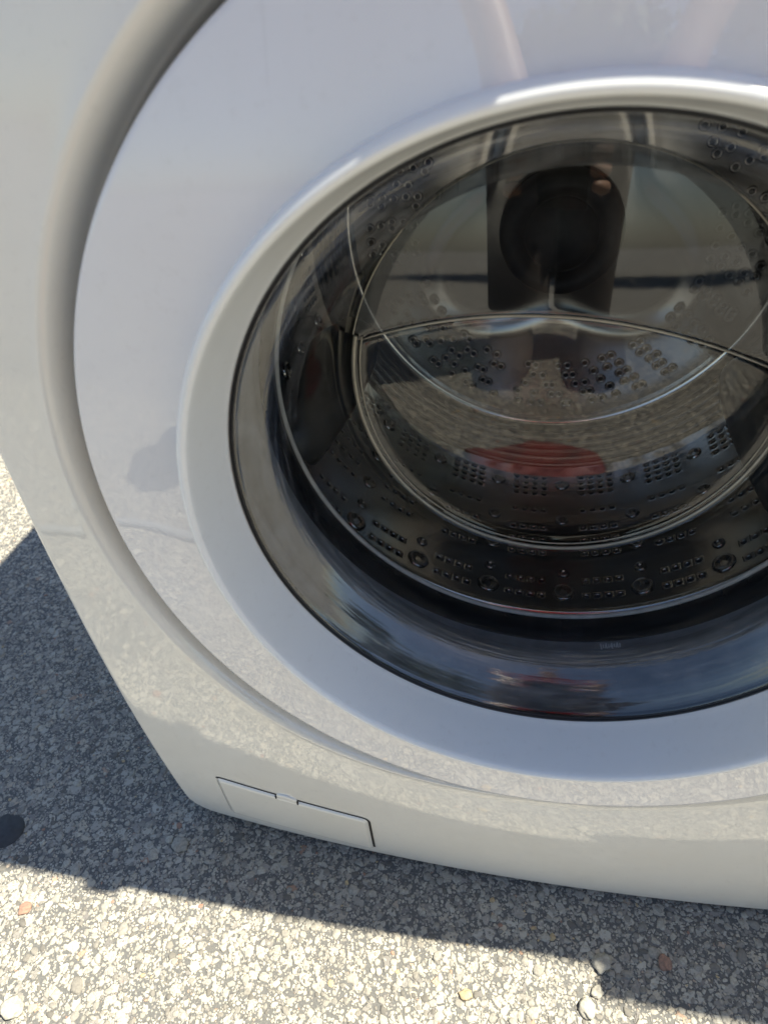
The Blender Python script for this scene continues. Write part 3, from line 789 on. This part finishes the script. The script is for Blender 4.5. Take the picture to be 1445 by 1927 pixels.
hp = [(-1.45, 0.34), (-1.22, 0.05), (-0.98, -0.20), (-0.72, -0.33), (-0.52, -0.36), (-0.42, -0.47), (-0.50, -0.62), (-0.72, -0.66)]
sp = smooth_profile(hp, 16); rr_ = [0.0075 + (0.0010 if i % 2 else 0) for i in range(len(sp))]
tag(tube('drain_hose', [(x, y, GZ + 0.0095) for x, y in sp], rr_, M['rubber'], None, n=12), 'grey ribbed drain hose lying on the asphalt to the left of the washer', 'hose')
# unseen crumpled rag, added on the asphalt to redden the reflection in the glass
rv, rf = [], []
for j in range(25):
    for i in range(31):
        u, v = i / 30, j / 24
        x = -0.115 + 0.20 * u + 0.012 * math.sin(5 * v); y = -0.47 + 0.15 * v + 0.014 * math.sin(6 * u + 1)
        e = min(u, 1 - u, v, 1 - v); hgt = 0.022 * min(1, e * 6) * (0.55 + 0.45 * noise.noise(Vector((u * 5, v * 4, 3.3))) + 0.35 * math.sin(14 * u + 6 * v))
        rv.append((x, y, GZ + 0.004 + max(0, hgt)))
for j in range(24):
    for i in range(30): q = j * 31 + i; rf.append((q, q + 1, q + 32, q + 31))
o = build('added_red_rag', rv, rf, M['rag']); so_ = o.modifiers.new('thick', 'SOLIDIFY'); so_.thickness = 0.002
tag(o, 'unseen crumpled dark red rag added in front of the washer to redden the glass reflection', 'rag')
# the phone itself, just behind the lens
mw = cam.matrix_world
ph = empty('mobile_phone', mw @ Vector((0.024, -0.055, 0.0085)))
tag(ph, 'black mobile phone held in both hands by the person in red', 'phone')
rot = mw.to_3x3().to_4x4()
o = box('phone_body', (0, 0, 0), (0.074, 0.148, 0.008), M['phone'], ph, bev=0.0035, rot=rot); o.matrix_parent_inverse = Matrix.Identity(4)

# ------------------------------------------------------------------ trees far behind the photographer
def tree(x, y, h, crown_r, seed, label):
    rr = random.Random(seed); t = empty('tree', (x, y, GZ)); tag(t, label, 'tree', 'trees behind the photographer')
    def fix(o): o.matrix_parent_inverse = Matrix.Identity(4); return o
    fix(tube('trunk', [(0, 0, 0), (0.1, 0, h * 0.2), (0.05, 0.1, h * 0.4), (0, 0, h * 0.7)], [0.28, 0.22, 0.17, 0.06], M['bark'], t, n=10))
    vs, fs = [], []
    for k in range(2600):
        a = rr.uniform(0, 2 * PI); u = rr.uniform(-1, 1); q = rr.uniform(0.25, 1) ** 0.5
        d = Vector((math.sqrt(1 - u * u) * math.cos(a), math.sqrt(1 - u * u) * math.sin(a), u))
        q *= 0.75 + 0.35 * noise.noise(d * 2.2 + Vector((seed, 0, 0)))
        p = Vector((d.x * crown_r * q, d.y * crown_r * q, h * 0.58 + d.z * h * 0.42 * q)); s = rr.uniform(0.12, 0.3)
        e1 = Vector((rr.uniform(-1, 1), rr.uniform(-1, 1), rr.uniform(-1, 1))).normalized(); e2 = e1.cross(d).normalized()
        st = len(vs); vs += [p - e1 * s, p + e2 * s * 0.6, p + e1 * s, p - e2 * s * 0.6]; fs.append((st, st + 1, st + 2, st + 3))
    fix(build('crown', vs, fs, M['leaf'], t, smooth=False))
TR = ((0.6, -17, 7.5, 3.8, 'round leafy tree straight behind the photographer'), (5.5, -14, 9.0, 3.8, 'tall leafy tree just right of the one straight behind the photographer'),
      (10.0, -16, 8.0, 4.0, 'spreading leafy tree further to the right behind the photographer'), (14.5, -12, 9.0, 4.2, 'tall leafy tree at the far right end of the row'))
for k, (x, y, h, c, lb) in enumerate(TR): tree(x, y, h, c, k + 3, lb)
